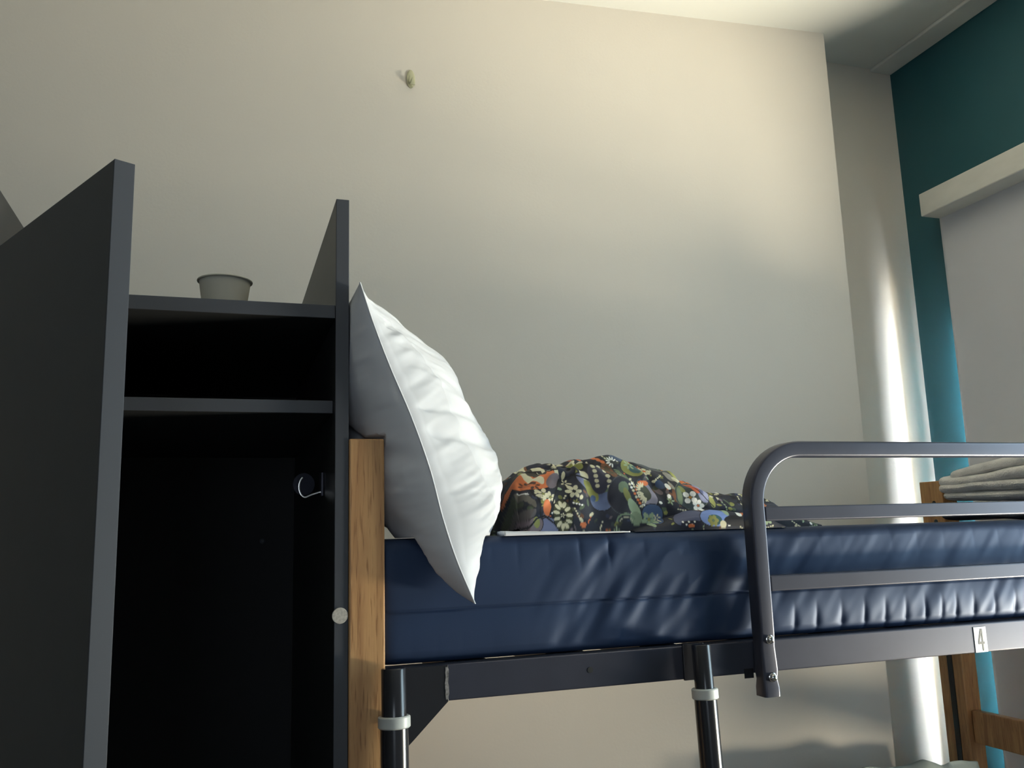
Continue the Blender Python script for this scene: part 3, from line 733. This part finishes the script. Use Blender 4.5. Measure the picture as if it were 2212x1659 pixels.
# tail
for k in range(60):
    x_ = random.uniform(1640, 2500); y_ = random.uniform(470, 700)
    ell(x_, y_, random.uniform(10, 26), random.uniform(8, 16), random.uniform(-40, 40), random.choice([cream*0.6, sage, olive, cream, mauve, dark, dark, cream*0.8]))
ell(1800, 522, 30, 26, 0, white); ell(1675, 510, 22, 18, 0, cream); ell(1730, 540, 30, 20, 30, olive); line([(1700, 470), (2040, 510)], 7)
# lower flap
def flap_paint():
    ell(1390, 740, 120, 50, -15, c8(78, 84, 112), 0.05); ell(1590, 745, 120, 62, 0, sky, 0.05); ell(1580, 760, 56, 40, 0, teal_); flower(1565, 765, 44, olive, 6, 0, sage, 0.8)
    ell(1400, 790, 90, 30, 0, navy); [ell(1330+22*k, 770+(k % 2)*20, 8, 7, 0, white) for k in range(5)]; ell(1390, 800, 26, 14, 0, orange)
    ell(1760, 770, 110, 44, 0, dark); ell(1690, 700, 20, 32, -20, pgreen); ell(1800, 722, 26, 18, 0, white); ell(1640, 795, 26, 28, 0, cream)
    ell(1852, 748, 40, 40, 20, orange); ell(1835, 765, 34, 40, 20, dark); ell(1955, 735, 70, 34, 0, c8(120, 128, 128)); flower(2000, 760, 50, pgreen, 7, 0, cream, 0.6)
    ell(2340, 735, 90, 60, 0, sky)
cv_main = cv.copy()
flap_paint(); cv_flap = cv.copy()
def sample(canvas, zx, zy):
    ix = np.clip((zx/2), 0, CW-1.001); iy = np.clip((zy/2), 0, CH-1.001)
    x0 = ix.astype(int); y0 = iy.astype(int); fx = (ix-x0)[..., None]; fy = (iy-y0)[..., None]
    return canvas[y0, x0]*(1-fx)*(1-fy)+canvas[y0, x0+1]*fx*(1-fy)+canvas[y0+1, x0]*(1-fx)*fy+canvas[y0+1, x0+1]*fx*fy

def quilt_part(name, canvas, prof, yfront, depth, nu, nv, base, parent=None, seed=0, rough=1.0):
    """prof: list of (X, height). Draped mound swept along X; returns object"""
    xs = np.array([p[0] for p in prof]); hs = np.array([p[1] for p in prof])
    X = np.linspace(xs[0], xs[-1], nu); H = np.interp(X, xs, hs)
    k = np.ones(9)/9; Hp = np.pad(H, 4, mode='edge'); H = np.convolve(Hp, k, 'valid')
    v = np.linspace(0, 1, nv); th_ = np.pi*v
    XX = X[:, None]+0*v[None]; TH = th_[None]+0*XX
    D = depth*np.minimum(1, 0.35+H/hs.max()*1.0)[:, None]/2
    pw = 0.62
    cy = -np.sign(np.cos(TH))*np.abs(np.cos(TH))**0.85; cz = np.abs(np.sin(TH))**pw
    Y = yfront+depth/2*0+D+cy*D; Z = H[:, None]*cz
    # folds radiating from the knot near the upper left, soft lumps
    n1_ = fbm(XX*12+seed, TH*2.2+seed, 3); n2_ = fbm(XX*38-TH*2, TH*5+seed, 2)
    amp = (0.010*n1_+0.0028*n2_)*np.sin(TH)**0.5*np.minimum(1, H[:, None]/0.05)*rough
    if seed == 1:
        kx, kt = 0.535, 1.05
        ang_ = np.arctan2(TH-kt, (XX-kx)*11); rd = np.sqrt(((XX-kx)*11)**2+(TH-kt)**2)
        amp = amp+0.0050*np.cos(ang_*7)*np.exp(-((rd-0.5)/0.55)**2)-0.008*np.exp(-(rd/0.18)**2)
        amp = amp-0.012*np.exp(-(((XX-0.735)-(TH-1.1)*0.035)/0.010)**2)*np.sin(TH)
        amp = amp-0.008*np.exp(-(((XX-0.640)-(TH-1.1)*-0.03)/0.008)**2)*np.sin(TH)
    Y = Y+cy*amp; Z = np.maximum(Z*1.06+cz*amp, 0)
    P = np.stack([XX, Y, base+Z], -1)
    # print coordinates: front part follows height, beyond the crest the arc
    crest = np.maximum.accumulate(Z, axis=1)
    arc = np.concatenate([np.zeros((nu, 1)), np.cumsum(np.hypot(np.diff(Y, axis=1), np.diff(Z, axis=1)), 1)], 1)
    past = np.clip(arc-arc[np.arange(nu), Z.argmax(1)][:, None], 0, None)
    sc_ = 1290*3.687
    px = 165+(XX-0.418)*(1880/0.43); py = 832-crest*sc_-past*2600
    c = 1.35*sample(canvas, px+(py-500)*0.0, np.where(py < 0, np.abs(py)+40, py))
    bot = P[:, ::-1].copy(); bot[..., 2] = base-0.0002
    return grid_mesh(name, P, M['floral'], parent, colors=c)
qprof = [(0.4345, 0.0), (0.4355, 0.012), (0.437, 0.026), (0.440, 0.056), (0.448, 0.076), (0.462, 0.092), (0.485, 0.103), (0.515, 0.106), (0.545, 0.118), (0.595, 0.127), (0.640, 0.122), (0.660, 0.114), (0.712, 0.104), (0.745, 0.088), (0.770, 0.066), (0.790, 0.058), (0.84, 0.053), (0.88, 0.046), (0.93, 0.016), (0.96, 0.004)]
qo = quilt_part('floral_quilt', cv_main, qprof, 1.245, 0.30, 760, 330, 1.5975, None, 1)
tag(qo, 'dark floral print quilt bunched up on the navy mattress', 'quilt')
fprof = [(0.60, 0.002), (0.63, 0.010), (0.66, 0.022), (0.70, 0.034), (0.74, 0.038), (0.78, 0.033), (0.80, 0.030), (0.84, 0.028), (0.855, 0.015), (0.872, 0.003)]
fo = quilt_part('folded_corner', cv_flap, fprof, 1.222, 0.16, 420, 140, 1.5972, qo, 2, 0.35)

# ------------------------------------------------------------ folded fleece blanket at the foot end
def roll(bm, x0, x1, ya, yb, za, zb, hth, seed, lx=0.0):
    """one soft layer: rounded slab running along Y from (ya,za) to (yb,zb)"""
    n, mseg = 60, 22; rings = []
    for i in range(n+1):
        t = i/n; y = ya+(yb-ya)*t; zc_ = za+(zb-za)*t+0.004*float(fbm(t*4+seed, seed*1.7, 2))
        endr = math.sqrt(max(0.0, 1-max(0, (t-0.90)/0.10)**2))*0.92+0.08
        ring = []
        for k in range(mseg):
            a = 2*math.pi*k/mseg
            cxx, szz = math.cos(a), math.sin(a)
            ex = abs(cxx)**0.45*(1 if cxx > 0 else -1); ez = abs(szz)**0.8*(1 if szz > 0 else -1)
            xw = (x1-x0)/2*endr; nn = 0.10*float(vnoise(t*7+seed*3, a*1.2+seed))
            ring.append(bm.verts.new(((x0+x1)/2+lx*t+ex*xw*(1+nn*0.15), y, zc_+ez*hth*endr*(1+nn))))
        rings.append(ring)
    for a, b in zip(rings[:-1], rings[1:]):
        for i in range(mseg): bm.faces.new((a[i], a[(i+1) % mseg], b[(i+1) % mseg], b[i]))
    bm.faces.new(rings[0]); bm.faces.new(rings[-1])
bm = bmesh.new()
roll(bm, 1.855, 2.085, 1.42, 1.925, 1.648, 1.668, 0.0150, 1.0)
roll(bm, 1.850, 2.085, 1.40, 1.935, 1.680, 1.688, 0.0170, 2.3)
roll(bm, 1.852, 2.085, 1.40, 1.935, 1.722, 1.700, 0.0190, 3.1)
roll(bm, 1.862, 2.085, 1.40, 1.900, 1.768, 1.717, 0.0200, 4.9)
fl = obj('fleece_blanket', bm, M['fleece'], None, smooth=True)
tag(fl, 'light grey fleece blanket folded in layers at the foot of the upper bunk', 'blanket')
bm = bmesh.new(); roll(bm, 1.853, 2.085, 1.42, 1.938, 1.6150, 1.6160, 0.0160, 6.0)
tag(obj('grey_towel', bm, M['grey_cloth'], None, smooth=True), 'dark grey folded towel under the pale fleece blanket', 'towel')

# ------------------------------------------------------------ cushion standing on the lower bunk
nu, nv = 60, 60
uu = np.linspace(-1, 1, nu)[:, None]; vv = np.linspace(-1, 1, nv)[None, :]
th2 = 0.08*(1-np.abs(uu)**3)*(1-np.abs(vv)**3)**0.7
xx_ = 1.60+uu*0.24*(1-0.06*vv**2)+0*vv; zz_ = 0.775+vv*0.238*(1-0.05*uu**2)+0.012*fbm(uu*2+4, vv*2)
Fp = np.stack([xx_+0*vv, 1.82-th2+0.10*(zz_-0.775)+0.01*fbm(uu*3, vv*3), zz_], -1)
Bk = np.stack([xx_+0*vv, 1.82+th2+0.10*(zz_-0.775), zz_], -1)
tag(grid_mesh('lower_pillow', np.concatenate([Fp, Bk[:, ::-1]], 1), M['shade_tinted_cloth'], wrap_v=True, caps=True), 'rumpled pale pillow with shade painted in as grey-green propped up on the lower bunk in the bottom right corner', 'pillow')
